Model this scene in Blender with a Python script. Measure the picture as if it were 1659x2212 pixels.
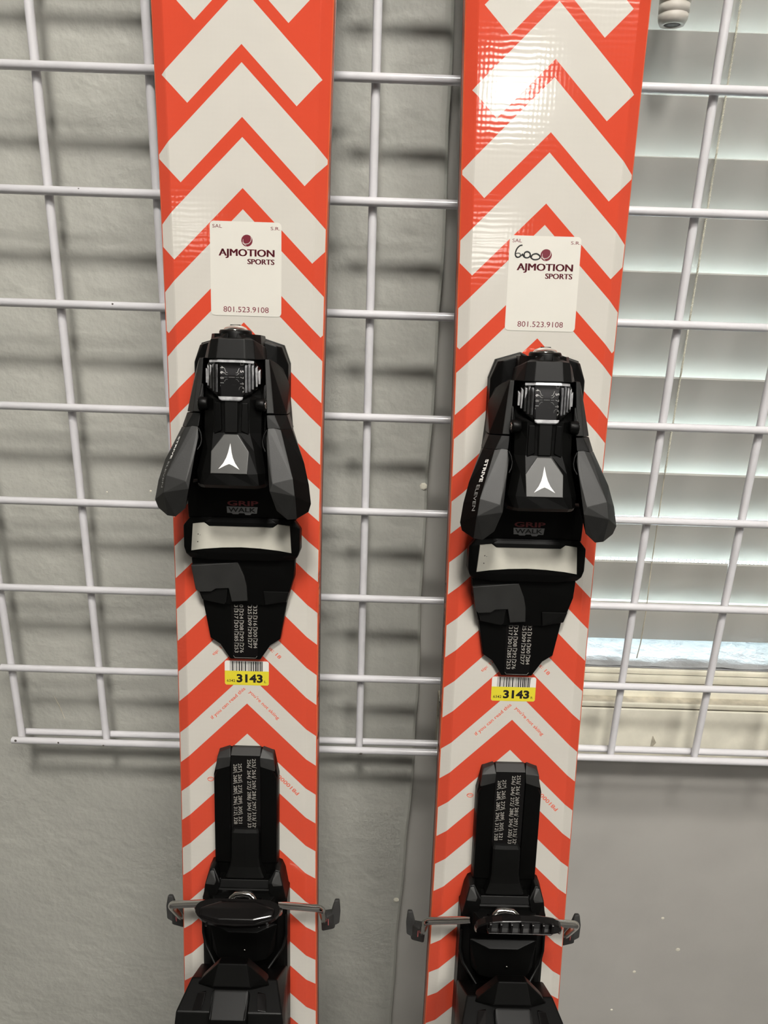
import bpy, bmesh, math, random
from mathutils import Vector, Matrix
from mathutils.bvhtree import BVHTree
random.seed(7)
for o in list(bpy.data.objects): bpy.data.objects.remove(o)
scene = bpy.context.scene
C = scene.collection
MM = 0.001
ZOFF = 1.030            # height of the grid's reference row above the floor (m)

# ------------------------------------------------------------------ camera
def rot(a, b, c):
    return (Matrix.Rotation(a, 3, 'Z') @ Matrix.Rotation(b, 3, 'X') @ Matrix.Rotation(c, 3, 'Y'))
cam_d = bpy.data.cameras.new('camera'); cam = bpy.data.objects.new('camera', cam_d); C.objects.link(cam)
R = rot(-0.006635, -0.324402, -0.034187)
rt, fw, up = R.col[0], R.col[1], R.col[2]
M = Matrix((( rt.x, up.x, -fw.x), (rt.y, up.y, -fw.y), (rt.z, up.z, -fw.z))).to_4x4()
M.translation = Vector((0.011656, -0.553261, 0.109104 + ZOFF))
cam.matrix_world = M
cam_d.sensor_fit = 'VERTICAL'; cam_d.sensor_height = 36.0; cam_d.lens = 36.0 * 1568.94 / 2212.0
cam_d.clip_start = 0.02; cam_d.clip_end = 60
scene.camera = cam

# ------------------------------------------------------------------ world, exposure
world = bpy.data.worlds.new('overcast_sky'); scene.world = world; world.use_nodes = True
bg = world.node_tree.nodes['Background']
bg.inputs['Color'].default_value = (0.80, 0.92, 1.0, 1); bg.inputs['Strength'].default_value = 28.0
vs = scene.view_settings
vs.view_transform = 'Standard'; vs.look = 'None'; vs.gamma = 1.0; vs.exposure = 0.11; vs.use_curve_mapping = False
SPOT_W, PANEL_W = 285.0, 38.0      # emission of the near downlights and of the far ceiling panels

# ------------------------------------------------------------------ materials
MATS = {}
def mat(name, col, rough=0.5, metal=0.0, noise=0.0, nscale=40.0, bump=0.0, bscale=200.0, coat=0.0, spec=0.5, bdist=0.001):
    m = bpy.data.materials.new(name); m.use_nodes = True; MATS[name] = m
    nt = m.node_tree; p = nt.nodes['Principled BSDF']
    p.inputs['Roughness'].default_value = rough; p.inputs['Metallic'].default_value = metal
    p.inputs['Specular IOR Level'].default_value = spec
    p.inputs['Coat Weight'].default_value = coat; p.inputs['Coat Roughness'].default_value = 0.08
    tc = nt.nodes.new('ShaderNodeTexCoord')
    if noise > 0:
        n = nt.nodes.new('ShaderNodeTexNoise'); n.inputs['Scale'].default_value = nscale; n.inputs['Detail'].default_value = 5
        nt.links.new(tc.outputs['Object'], n.inputs['Vector'])
        r = nt.nodes.new('ShaderNodeMapRange'); r.inputs['From Min'].default_value = 0.3; r.inputs['From Max'].default_value = 0.7
        r.inputs['To Min'].default_value = 1 - noise; r.inputs['To Max'].default_value = 1 + noise
        nt.links.new(n.outputs['Fac'], r.inputs['Value'])
        mx = nt.nodes.new('ShaderNodeVectorMath'); mx.operation = 'SCALE'
        mx.inputs[0].default_value = col
        nt.links.new(r.outputs[0], mx.inputs['Scale']); nt.links.new(mx.outputs[0], p.inputs['Base Color'])
    else:
        p.inputs['Base Color'].default_value = (*col, 1)
    if bump > 0:
        n = nt.nodes.new('ShaderNodeTexNoise'); n.inputs['Scale'].default_value = bscale; n.inputs['Detail'].default_value = 6
        nt.links.new(tc.outputs['Object'], n.inputs['Vector'])
        b = nt.nodes.new('ShaderNodeBump'); b.inputs['Strength'].default_value = bump; b.inputs['Distance'].default_value = bdist
        nt.links.new(n.outputs['Fac'], b.inputs['Height']); nt.links.new(b.outputs[0], p.inputs['Normal'])
    return m
ORANGE = (0.615, 0.070, 0.034); CREAM = (0.595, 0.567, 0.515)
mat('plaster_paint', (0.44, 0.436, 0.396), 0.55, noise=0.07, nscale=9, bump=0.6, bscale=75, bdist=0.003)
mat('smooth_wall_paint', (0.47, 0.453, 0.424), 0.5, noise=0.05, nscale=14, bump=0.25, bscale=45, bdist=0.002)
mat('room_paint', (0.34, 0.335, 0.32), 0.7, noise=0.03, nscale=3)
mat('ceiling_tile', (0.5, 0.49, 0.47), 0.8, noise=0.05, nscale=60)
mat('floor_carpet', (0.10, 0.10, 0.10), 0.9, noise=0.25, nscale=220, bump=0.4, bscale=500)
mat('wire_enamel', (0.70, 0.685, 0.71), 0.3, noise=0.03, nscale=60, coat=0.3)
mat('chip', (0.08, 0.07, 0.06), 0.7, noise=0.2)
mat('trim_paint', (0.80, 0.765, 0.645), 0.5, noise=0.12, nscale=35, bump=0.35, bscale=60, bdist=0.002)
mat('trim_dirt', (0.50, 0.455, 0.36), 0.7, noise=0.35, nscale=70, bump=0.4, bscale=90, bdist=0.002)
mat('groove_shade', (0.10, 0.088, 0.062), 0.9, noise=0.4, nscale=60)  # dark tone that paints in the shade of the sill grooves
mat('ledge_paint', (0.36, 0.37, 0.38), 0.4, noise=0.08, nscale=25, bump=0.8, bscale=45, bdist=0.006)
mat('vinyl_white', (0.72, 0.72, 0.70), 0.4, noise=0.02)
mat('slat_white', (0.50, 0.49, 0.457), 0.42, noise=0.025, nscale=18)
mat('cord_cotton', (0.62, 0.60, 0.50), 0.8, noise=0.2, nscale=500)
mat('tassel_plastic', (0.60, 0.56, 0.50), 0.45, noise=0.06, nscale=60)
mat('screen_mesh', (0.30, 0.32, 0.33), 0.6, noise=0.05)
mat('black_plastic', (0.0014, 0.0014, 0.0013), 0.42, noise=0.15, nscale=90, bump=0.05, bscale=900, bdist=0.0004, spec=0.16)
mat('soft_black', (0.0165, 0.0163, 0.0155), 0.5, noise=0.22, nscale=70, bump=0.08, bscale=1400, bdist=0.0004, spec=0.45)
mat('gloss_black', (0.004, 0.0035, 0.0035), 0.2, noise=0.1, spec=0.35)
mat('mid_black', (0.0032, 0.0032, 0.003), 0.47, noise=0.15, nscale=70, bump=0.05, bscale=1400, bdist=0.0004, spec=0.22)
mat('grey_plate', (0.05, 0.049, 0.046), 0.42, noise=0.08, nscale=120, spec=0.5)
mat('dark_grey_rubber', (0.03, 0.0295, 0.0285), 0.6, noise=0.15, nscale=90)
mat('white_print', (0.86, 0.85, 0.81), 0.4, noise=0.02)
mat('grey_print', (0.33, 0.33, 0.32), 0.5, noise=0.05)
mat('scale_print', (0.36, 0.34, 0.31), 0.5, noise=0.05)
mat('dim_print', (0.16, 0.16, 0.16), 0.5, noise=0.05)
mat('red_print', (0.16, 0.02, 0.022), 0.45, noise=0.05)
mat('plate_print', (0.26, 0.26, 0.26), 0.45, noise=0.05)
mat('pad_white', (0.56, 0.54, 0.47), 0.45, noise=0.06, nscale=120)
mat('chrome', (0.62, 0.60, 0.57), 0.12, metal=1.0, noise=0.04, nscale=80)
mat('steel_edge', (0.16, 0.12, 0.11), 0.35, metal=0.8, noise=0.15)
mat('sidewall_orange', (0.72, 0.11, 0.035), 0.35, noise=0.06, nscale=60)
mat('base_black', (0.01, 0.01, 0.01), 0.4, noise=0.1)
mat('sticker_paper', (0.68, 0.655, 0.595), 0.32, noise=0.02, nscale=40)
mat('maroon_print', (0.155, 0.006, 0.02), 0.4, noise=0.05)
mat('ink_black', (0.012, 0.011, 0.012), 0.4, noise=0.1)
mat('label_yellow', (0.70, 0.60, 0.035), 0.4, noise=0.03)
mat('label_white', (0.74, 0.72, 0.68), 0.4, noise=0.02)
mat('orange_print', (0.74, 0.13, 0.07), 0.4, noise=0.03)
mat('pink_plastic', (0.55, 0.14, 0.14), 0.5, noise=0.05)
mat('fixture_white', (0.75, 0.75, 0.75), 0.5, noise=0.02)

def clear_mat(name, tint, gl, rough):
    m = bpy.data.materials.new(name); m.use_nodes = True; MATS[name] = m
    nt = m.node_tree; nt.nodes.remove(nt.nodes['Principled BSDF']); out = nt.nodes['Material Output']
    t = nt.nodes.new('ShaderNodeBsdfTransparent'); t.inputs['Color'].default_value = (*tint, 1)
    g = nt.nodes.new('ShaderNodeBsdfGlossy'); g.inputs['Roughness'].default_value = rough
    f = nt.nodes.new('ShaderNodeFresnel'); f.inputs['IOR'].default_value = 1.5
    a = nt.nodes.new('ShaderNodeMath'); a.operation = 'ADD'; a.inputs[1].default_value = gl; a.use_clamp = True
    nt.links.new(f.outputs[0], a.inputs[0])
    mx = nt.nodes.new('ShaderNodeMixShader')
    nt.links.new(a.outputs[0], mx.inputs[0]); nt.links.new(t.outputs[0], mx.inputs[1]); nt.links.new(g.outputs[0], mx.inputs[2])
    nt.links.new(mx.outputs[0], out.inputs['Surface'])
clear_mat('window_glass', (0.95, 0.98, 0.97), 0.0, 0.0)
clear_mat('clear_plastic', (0.95, 0.95, 0.96), 0.0, 0.08)
mat('rib_plastic', (0.36, 0.36, 0.37), 0.18, noise=0.3, nscale=300, coat=0.5)

def emit(name, col, s):
    m = bpy.data.materials.new(name); m.use_nodes = True; MATS[name] = m
    p = m.node_tree.nodes['Principled BSDF']
    p.inputs['Base Color'].default_value = (0.8, 0.8, 0.8, 1)
    p.inputs['Emission Color'].default_value = (*col, 1); p.inputs['Emission Strength'].default_value = s
emit('lamp_glow', (1.0, 0.965, 0.90), SPOT_W * 0.59); emit('panel_glow_wide', (1.0, 0.965, 0.90), SPOT_W * 0.118)
emit('panel_glow', (1.0, 0.965, 0.90), PANEL_W); emit('panel_glow_low', (1.0, 0.965, 0.90), PANEL_W * 0.12); emit('panel_glow_dim', (1.0, 0.965, 0.90), PANEL_W * 0.36)

# the printed top sheet: white chevrons on orange, laid out in the ski's own coordinates
BANDS = [(569, 538.5, 514), (530, 499.5, 465), (491, 460.5, 416), (452, 421.6, 367), (412.5, 382.6, 318), (373, 343.6, 269),
         (332.6, 304.2, 219.5), (292.1, 265.6, 170), (252.3, 225.6, -999), (210, 185.4, -999), (168.9, 147, -999), (127.4, 105, -999),
         (83, 60, -999), (37.6, 15.4, -999), (-8.3, -31.2, -999), (-54, -77, -999), (-99.6, -122.1, -999), (-145.7, -167, -999),
         (-191.4, -212.3, -999), (-236.5, -258, -999), (-282, -303, -999), (-327, -349, -999), (-372, -394, -999)]
def topsheet_mat():
    m = bpy.data.materials.new('chevron_topsheet'); m.use_nodes = True; MATS['chevron_topsheet'] = m
    nt = m.node_tree; p = nt.nodes['Principled BSDF']; L = nt.links.new
    tc = nt.nodes.new('ShaderNodeTexCoord'); sx = nt.nodes.new('ShaderNodeSeparateXYZ'); L(tc.outputs['Object'], sx.inputs[0])
    def math_(op, a, b=None, clamp=False):
        n = nt.nodes.new('ShaderNodeMath'); n.operation = op; n.use_clamp = clamp
        for i, x in enumerate((a, b)):
            if x is None: continue
            if isinstance(x, (int, float)): n.inputs[i].default_value = x
            else: L(x, n.inputs[i])
        return n.outputs[0]
    au = math_('ABSOLUTE', sx.outputs['X'])
    t = math_('ADD', sx.outputs['Y'], au); s = math_('SUBTRACT', sx.outputs['Y'], au)
    acc = None
    for a, b, c in BANDS:
        q = math_('MULTIPLY', math_('LESS_THAN', t, a * MM), math_('GREATER_THAN', t, b * MM))
        if c > -900: q = math_('MULTIPLY', q, math_('GREATER_THAN', s, c * MM))
        acc = q if acc is None else math_('ADD', acc, q)
    n = nt.nodes.new('ShaderNodeTexNoise'); n.inputs['Scale'].default_value = 30; L(tc.outputs['Object'], n.inputs['Vector'])
    mr = nt.nodes.new('ShaderNodeMapRange'); mr.inputs['To Min'].default_value = 0.95; mr.inputs['To Max'].default_value = 1.05; L(n.outputs['Fac'], mr.inputs['Value'])
    mx = nt.nodes.new('ShaderNodeMix'); mx.data_type = 'RGBA'
    mx.inputs[6].default_value = (*ORANGE, 1); mx.inputs[7].default_value = (*CREAM, 1); L(acc, mx.inputs[0])
    sc = nt.nodes.new('ShaderNodeVectorMath'); sc.operation = 'SCALE'; L(mx.outputs[2], sc.inputs[0]); L(mr.outputs[0], sc.inputs['Scale'])
    L(sc.outputs[0], p.inputs['Base Color'])
    p.inputs['Roughness'].default_value = 0.09; p.inputs['Specular IOR Level'].default_value = 0.5
    # woven fabric telegraphing through the gloss
    def wave(direction, scale, dist):
        w = nt.nodes.new('ShaderNodeTexWave'); w.bands_direction = direction
        w.inputs['Scale'].default_value = scale; w.inputs['Distortion'].default_value = dist; w.inputs['Detail'].default_value = 3; w.inputs['Detail Scale'].default_value = 1.5
        L(tc.outputs['Object'], w.inputs['Vector']); return w.outputs['Fac']
    h = math_('ADD', math_('MULTIPLY', wave('Y', 95, 2.5), 1.0), math_('MULTIPLY', wave('X', 120, 2.0), 0.5))
    n2 = nt.nodes.new('ShaderNodeTexNoise'); n2.inputs['Scale'].default_value = 130; L(tc.outputs['Object'], n2.inputs['Vector'])
    h = math_('ADD', h, math_('MULTIPLY', n2.outputs['Fac'], 1.6))
    b = nt.nodes.new('ShaderNodeBump'); b.inputs['Strength'].default_value = 0.065; b.inputs['Distance'].default_value = 0.00022
    L(h, b.inputs['Height']); L(b.outputs[0], p.inputs['Normal'])
topsheet_mat()

# ------------------------------------------------------------------ mesh helpers (all lengths in mm)
class MB:
    def __init__(self): self.bm = bmesh.new()
    def _merge(self, b):
        me = bpy.data.meshes.new('t'); b.to_mesh(me); b.free(); self.bm.from_mesh(me); bpy.data.meshes.remove(me)
    def hull(self, pts, bevel=0.5, seg=2):
        b = bmesh.new()
        for p in pts: b.verts.new(p)
        bmesh.ops.convex_hull(b, input=b.verts[:])
        bmesh.ops.delete(b, geom=[v for v in b.verts if not v.link_faces], context='VERTS')
        bmesh.ops.dissolve_limit(b, angle_limit=math.radians(4), verts=b.verts[:], edges=b.edges[:])
        if bevel > 0:
            bmesh.ops.bevel(b, geom=b.edges[:], offset=bevel, segments=seg, profile=0.6, affect='EDGES', clamp_overlap=True)
        self._merge(b); return self
    def box(self, x0, x1, y0, y1, z0, z1, bevel=0.0):
        return self.hull([(x, y, z) for x in (x0, x1) for y in (y0, y1) for z in (z0, z1)], bevel)
    def prism(self, out, w0, w1, bevel=0.0):
        b = bmesh.new(); n = len(out)
        lo = [b.verts.new((x, y, w0 if not callable(w0) else w0(x, y))) for x, y in out]
        hi = [b.verts.new((x, y, w1 if not callable(w1) else w1(x, y))) for x, y in out]
        b.faces.new(hi); b.faces.new(lo[::-1])
        for i in range(n): b.faces.new((lo[i], lo[(i + 1) % n], hi[(i + 1) % n], hi[i]))
        bmesh.ops.recalc_face_normals(b, faces=b.faces[:])
        if bevel > 0:
            es = [e for e in b.edges if (e.verts[0] in hi and e.verts[1] in hi)]
            bmesh.ops.bevel(b, geom=es, offset=bevel, segments=2, profile=0.6, affect='EDGES', clamp_overlap=True)
        self._merge(b); return self
    def tube(self, path, r, seg=14, caps=True, closed=False):
        b = bmesh.new(); P = [Vector(p) for p in path]; n = len(P); rings = []; prev = None
        for i in range(n):
            if closed: t = (P[(i + 1) % n] - P[i - 1]).normalized()
            else: t = (P[min(i + 1, n - 1)] - P[max(i - 1, 0)]).normalized()
            if prev is None:
                a = t.orthogonal().normalized()
            else:
                a = (prev - t * prev.dot(t)).normalized()
            prev = a; c = t.cross(a); rr = r[i] if isinstance(r, (list, tuple)) else r
            rings.append([b.verts.new(P[i] + (a * math.cos(k * math.tau / seg) + c * math.sin(k * math.tau / seg)) * rr) for k in range(seg)])
        for i in range(n if closed else n - 1):
            A, B = rings[i], rings[(i + 1) % n]
            for k in range(seg): b.faces.new((A[k], A[(k + 1) % seg], B[(k + 1) % seg], B[k])).smooth = True
        if caps and not closed:
            b.faces.new([b.verts.new(q.co) for q in rings[0][::-1]]); b.faces.new([b.verts.new(q.co) for q in rings[-1]])
        bmesh.ops.recalc_face_normals(b, faces=b.faces[:])
        self._merge(b); return self
    def lathe(self, prof, center, axis, seg=32, smooth=True):
        b = bmesh.new(); ax = Vector(axis).normalized(); a = ax.orthogonal().normalized(); c = ax.cross(a); ce = Vector(center); rings = []
        for r, h in prof:
            rings.append([b.verts.new(ce + ax * h + (a * math.cos(k * math.tau / seg) + c * math.sin(k * math.tau / seg)) * max(r, 0.001)) for k in range(seg)])
        for A, B in zip(rings, rings[1:]):
            for k in range(seg): b.faces.new((A[k], A[(k + 1) % seg], B[(k + 1) % seg], B[k])).smooth = smooth
        b.faces.new([b.verts.new(q.co) for q in rings[0]]); b.faces.new([b.verts.new(q.co) for q in rings[-1]])
        bmesh.ops.recalc_face_normals(b, faces=b.faces[:])
        self._merge(b); return self
    def poly(self, pts):
        f = self.bm.faces.new([self.bm.verts.new(p) for p in pts]); return self
    def grid(self, rows, smooth=False):
        V = [[self.bm.verts.new(p) for p in r] for r in rows]
        for A, B in zip(V, V[1:]):
            for i in range(len(A) - 1): self.bm.faces.new((A[i], A[i + 1], B[i + 1], B[i])).smooth = smooth
        return V
    def text(self, s, origin, ex, ey, width, height, bold=0.0):
        vs_, fs = glyphs(s, bold); o, ex, ey = Vector(origin), Vector(ex).normalized(), Vector(ey).normalized()
        xs = [v[0] for v in vs_]; ys = [v[1] for v in vs_]; x0, x1, y0, y1 = min(xs), max(xs), min(ys), max(ys)
        V = [self.bm.verts.new(o + ex * ((x - x0) / (x1 - x0) * width) + ey * ((y - y0) / (y1 - y0) * height)) for x, y in vs_]
        for f in fs:
            try: self.bm.faces.new([V[i] for i in f])
            except ValueError: pass
        return self
    def build(self, name, m, parent=None, recalc=False, top=None, thr=0.72):
        if recalc: bmesh.ops.recalc_face_normals(self.bm, faces=self.bm.faces[:])
        bmesh.ops.scale(self.bm, vec=(MM, MM, MM), verts=self.bm.verts[:])
        me = bpy.data.meshes.new(name); self.bm.to_mesh(me); self.bm.free()
        me.materials.append(MATS[m])
        if top:
            me.materials.append(MATS[top])
            for f in me.polygons:
                if f.normal.z > thr: f.material_index = 1
        o = bpy.data.objects.new(name, me); C.objects.link(o)
        if parent: o.parent = parent
        return o
GL = {}
def glyphs(s, bold):
    if (s, bold) not in GL:
        cu = bpy.data.curves.new('t', 'FONT'); cu.body = s; cu.offset = bold; cu.resolution_u = 3; cu.fill_mode = 'FRONT'
        ob = bpy.data.objects.new('t', cu); C.objects.link(ob); bpy.context.view_layer.update()
        me = bpy.data.meshes.new_from_object(ob.evaluated_get(bpy.context.evaluated_depsgraph_get()))
        GL[(s, bold)] = ([(v.co.x, v.co.y) for v in me.vertices], [tuple(f.vertices) for f in me.polygons])
        bpy.data.objects.remove(ob); bpy.data.curves.remove(cu); bpy.data.meshes.remove(me)
    return GL[(s, bold)]
def sym(pts): return [(s * x, y, z) for x, y, z in pts for s in (1, -1)]
def mir(pts): return [(-x, y, z) for x, y, z in pts]
def rrect(x0, x1, y0, y1, r, n=5):
    out = []
    for cx, cy, a0 in ((x1 - r, y1 - r, 0), (x0 + r, y1 - r, 90), (x0 + r, y0 + r, 180), (x1 - r, y0 + r, 270)):
        for k in range(n + 1):
            a = math.radians(a0 + 90 * k / n); out.append((cx + r * math.cos(a), cy + r * math.sin(a)))
    return out
def tag(o, label=None, cat=None, group=None, kind=None):
    if label: o['label'] = label
    if cat: o['category'] = cat
    if group: o['group'] = group
    if kind: o['kind'] = kind
    return o
def empty(name, loc):
    o = bpy.data.objects.new(name, None); o.location = loc; o.empty_display_size = 0.05; C.objects.link(o); return o
Z = ZOFF * 1000                      # mm: world heights below are written relative to the grid's reference row
def wb(m, x0, x1, y0, y1, z0, z1, bevel=0.0): return m.box(x0, x1, y0, y1, z0 + Z, z1 + Z, bevel)

# ------------------------------------------------------------------ the room
WP, WW, CORNER = 33, 64, 53.5           # plaster pier plane, window wall plane, x of the pier's corner
FL_, CEIL = -Z, 1530
XL, XR, YB = -2400, 2700, -6200
def struct(name, mb, m): return tag(mb.build(name, m), kind='structure')
struct('floor', wb(MB(), XL - 100, XR + 100, YB - 100, 400, FL_ - 60, FL_), 'floor_carpet')
struct('ceiling', wb(MB(), XL - 100, XR + 100, YB - 100, 400, CEIL, CEIL + 60), 'ceiling_tile')
m = MB()                               # pier with a slightly wavy, rounded corner
zs = [FL_ + (CEIL - FL_) * i / 60 for i in range(61)]
rows = []
for z in zs:
    c = CORNER + 1.5 * math.sin(z * 0.013) + 0.8 * math.sin(z * 0.05 + 1) + (min(0, z + 260) * 0.02)
    rows.append([(XL, WP, z + Z), (c - 7, WP, z + Z), (c - 3, WP + 0.8, z + Z), (c - 0.8, WP + 3, z + Z), (c, WP + 7, z + Z), (c, 260, z + Z)])
m.grid(rows); pier = struct('wall_pier', m, 'plaster_paint')
OX0, OX1, OZ0, OZ1 = 140, 1150, -300, 760   # window opening
m = MB()
wb(m, CORNER - 20, OX0, WW, 250, FL_, CEIL); wb(m, OX1, XR, WW, 250, FL_, CEIL)
wb(m, OX0, OX1, WW, 250, FL_, OZ0); wb(m, OX0, OX1, WW, 250, OZ1, CEIL)
wwall = struct('wall_window', m, 'smooth_wall_paint')
struct('wall_left', wb(MB(), XL - 100, XL, YB, 300, FL_, CEIL), 'room_paint')
struct('wall_right', wb(MB(), XR, XR + 100, YB, 300, FL_, CEIL), 'room_paint')
struct('wall_back', wb(MB(), XL, XR, YB - 100, YB, FL_, CEIL), 'room_paint')
# small flakes of missing paint on the walls
for wall, y0, lst in ((pier, WP, ((48, -64, 3.2), (-186, -90, 1.2), (-157, -97, 1.6), (-182, -76, 1.0), (-219, -78, 0.7), (42, -512, 3.0))),
                     (wwall, WW, ((318, -640, 2.0), (338, -560, 1.8), (362, -605, 2.6), (300, -700, 1.5)))):
    for x, z, r in lst:
        MB().lathe([(r * 0.3, 0), (r, 0.15), (r * 0.6, 0.5)], (x, y0 + 0.1, z + Z), (0, -1, 0), 7, False).build('paint_flake', 'trim_paint', wall)

MB().tube([(-286.1, WP, -280 + Z), (-282.5, WP, -290 + Z), (-278.8, WP, -304 + Z)], [0.2, 0.5, 0.2], 6).build('wall_scratch', 'trim_dirt', pier)
MB().hull([(279, 37.4, -318 + Z), (281.5, 37.4, -318 + Z), (279.6, 37.4, -306 + Z), (284, 37.4, -314 + Z), (280, 38.5, -312 + Z)], 0.1).build('apron_nick', 'trim_dirt', wwall)

# ------------------------------------------------------------------ ceiling lamps
def downlight(x, y, label, glow='lamp_glow'):
    t = empty('downlight', (x, y, (CEIL + Z) * MM)); tag(t, label, 'ceiling light')
    MB().lathe([(147, 0), (171, 0), (171, -6), (147, -9), (147, 0)], (0, 0, 0), (0, 0, 1), 32).build('trim_ring', 'fixture_white', t)
    MB().lathe([(0.5, -4), (145, -4), (145, -1), (0.5, -1)], (0, 0, 0), (0, 0, 1), 32).build('lens', glow, t)
downlight(-0.02, -1.13, 'round ceiling downlight nearest the gridwall')
# wide panel to the right of the downlight
def panel(x, y, hx, hy, label, glow='panel_glow_dim'):
    t = empty('ceiling_panel_light', (x, y, (CEIL + Z) * MM)); tag(t, label, 'ceiling light', 'ceiling panels down the room')
    m = MB()
    for a in ((-hx - 20, hx + 20, -hy - 20, -hy), (-hx - 20, hx + 20, hy, hy + 20), (-hx - 20, -hx, -hy, hy), (hx, hx + 20, -hy, hy)): m.box(a[0], a[1], a[2], a[3], -14, -0.5)
    m.build('frame', 'fixture_white', t)
    MB().box(-hx + 1, hx - 1, -hy + 1, hy - 1, -8, -2).build('diffuser', glow, t)
panel(0.72, -1.70, 300, 300, 'wide square ceiling panel closest to the window wall', 'panel_glow_wide')
panel(0.50, -2.80, 105, 210, 'bright ceiling light panel, nearer one on the window side', 'panel_glow')
panel(0.72, -4.95, 150, 300, 'ceiling light panel, farther one on the window side')
panel(-1.30, -2.95, 150, 300, 'ceiling light panel, nearer one away from the window', 'panel_glow_low')
panel(-1.34, -4.75, 80, 170, 'small ceiling light panel, farther one away from the window', 'panel_glow_dim')

# ------------------------------------------------------------------ window with sill
win = empty('window_1', (0.645, 0.2, (OZ0 + Z) * MM)); tag(win, kind='structure')
wl = win.location
def wpart(mb, name, m):
    o = mb.build(name, m); o.parent = win; o.matrix_parent_inverse = Matrix.Translation(-wl); return o
m = MB()
for a in ((OX0, OX0 + 45, OZ0, OZ1), (OX1 - 45, OX1, OZ0, OZ1), (OX0 + 45, OX1 - 45, OZ0, OZ0 + 62), (OX0 + 45, OX1 - 45, OZ1 - 45, OZ1)):
    wb(m, a[0], a[1], 186, 236, a[2], a[3], 1.5)
wpart(m, 'sash_frame', 'vinyl_white')
wpart(wb(MB(), OX0 + 45, OX1 - 45, 206, 210, OZ0 + 62, OZ1 - 45), 'pane', 'window_glass')
m = MB()
x = OX0 + 47
while x < OX1 - 47: wb(m, x, x + 0.9, 223, 223.9, OZ0 + 62, OZ1 - 45); x += 4.6
z = OZ0 + 64
while z < OZ1 - 47: wb(m, OX0 + 45, OX1 - 45, 224, 224.9, z, z + 0.9); z += 4.6
tag(wpart(m, 'insect_screen', 'screen_mesh'), kind='stuff')
# stool: daylit ledge, beads, dusty step and apron board
n = 60; rows = []
for j, y in enumerate((87, 92, 104, 118, 132, 146, 160, 175, 187)):
    rows.append([(OX0 + (OX1 - OX0) * i / n, y, Z - 258 + random.uniform(-1.1, 1.1) - (1.5 if j == 0 else 0)) for i in range(n + 1)])
m = MB(); m.grid(rows, True); wb(m, OX0, OX1, 87.5, 187, -300, -261)
wpart(m, 'inner_ledge', 'ledge_paint')
wpart(wb(MB(), OX0, OX1, 82.6, 86.0, -300, -261.5, 0.8), 'sill_bead', 'trim_paint')
wpart(wb(MB(), OX0, OX1, 76.6, 81.0, -300, -265.5, 1.0), 'sill_bead', 'trim_paint')
wpart(wb(MB(), OX0, OX1, 60, 74.4, -300, -271.5, 0.8), 'sill_step', 'trim_paint')
wpart(wb(MB(), 74, 1216, 47, 59.8, -300, -277.5, 1.0), 'sill_shelf', 'trim_dirt')
wpart(wb(MB(), 74, 1216, 43.6, 46.4, -296, -275.5, 0.8), 'sill_nosing', 'trim_paint')
wpart(wb(MB(), 74, 1216, 38, 40.4, -334.5, -278.5, 0.6), 'apron', 'trim_paint')
wpart(wb(MB(), 74, 1216, 40.6, 59.8, -330, -300.2), 'apron_backing', 'trim_paint')
for y0_, y1_, z1_ in ((86.05, 87.45, -262.2), (81.05, 82.55, -266.2), (74.45, 76.55, -272.2), (40.45, 43.55, -279.4), (46.45, 46.95, -278.0)):  # dark strips in the sill gaps, groove shade put into their colour
    wpart(wb(MB(), OX0 if y0_ > 60 else 74, OX1 if y0_ > 60 else 1216, y0_, y1_, -298, z1_), 'groove_shade_line', 'groove_shade')

# ------------------------------------------------------------------ venetian blind
bl = empty('venetian_blind', (0.645, 0.113, (740 + Z) * MM)); tag(bl, 'white horizontal slat blind nearly closed over the bright window', 'blind')
bll = bl.location
def bpart(o): o.parent = bl; o.matrix_parent_inverse = Matrix.Translation(-bll); return o
bpart(wb(MB(), OX0 + 6, OX1 - 6, 92, 135, 712, 752, 1.5).build('headrail', 'slat_white'))
TILT = math.radians(70); SW, ST = 50.0, 3.3
sm = MB()
HX = (271, 700, 1050)
def slab(x0, x1, s0, s1):      # s runs down the slat from its room-side top edge
    pts = []
    for x in (x0, x1):
        for s in (s0, s1):
            for t in (0, ST):
                pts.append((x, s * math.cos(TILT) + t * math.sin(TILT), -s * math.sin(TILT) + t * math.cos(TILT)))
    sm.hull(pts, 0)
xa = OX0 + 8
for hx in HX:
    slab(xa, hx - 2.2, 0, SW); slab(hx - 2.2, hx + 2.2, 0, 19); slab(hx - 2.2, hx + 2.2, 30, SW); xa = hx + 2.2
slab(xa, OX1 - 8, 0, SW)
slat0 = sm.build('slat', 'slat_white')
for k in range(-9, 12):
    o = slat0 if k == -9 else slat0.copy()
    if k > -9: C.objects.link(o)
    o.location = (0, 0.103, (291 - 44.6 * k + Z) * MM); o.rotation_euler = (math.radians(random.uniform(-1.2, 1.2)), math.radians(random.uniform(-0.08, 0.08)), 0)
    bpart(o)
for hx in HX:                  # twisted ladder cords in front of the slats, with a loose thread below
    m = MB()
    for ph in (0, math.pi):
        pth = []
        for i in range(861):
            z = 712 - i * 0.9
            pth.append((hx + 4.6 + 0.5 * math.cos(z * 1.75 + ph), 98.9 + 0.5 * math.sin(z * 1.75 + ph), z + Z))
        m.tube(pth, 0.55, 5)
    bpart(m.build('ladder_cord', 'cord_cotton'))
    bpart(MB().tube([(hx + 4.6, 98.9, -60 + Z), (hx + 5.4, 98.0, -150 + Z), (hx + 7.2, 97.0, -205 + Z), (hx + 6.6, 96.4, -240 + Z), (hx + 5.0, 96, -256 + Z)], 0.5, 6).build('loose_thread', 'trim_dirt'))
m = MB()
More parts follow.
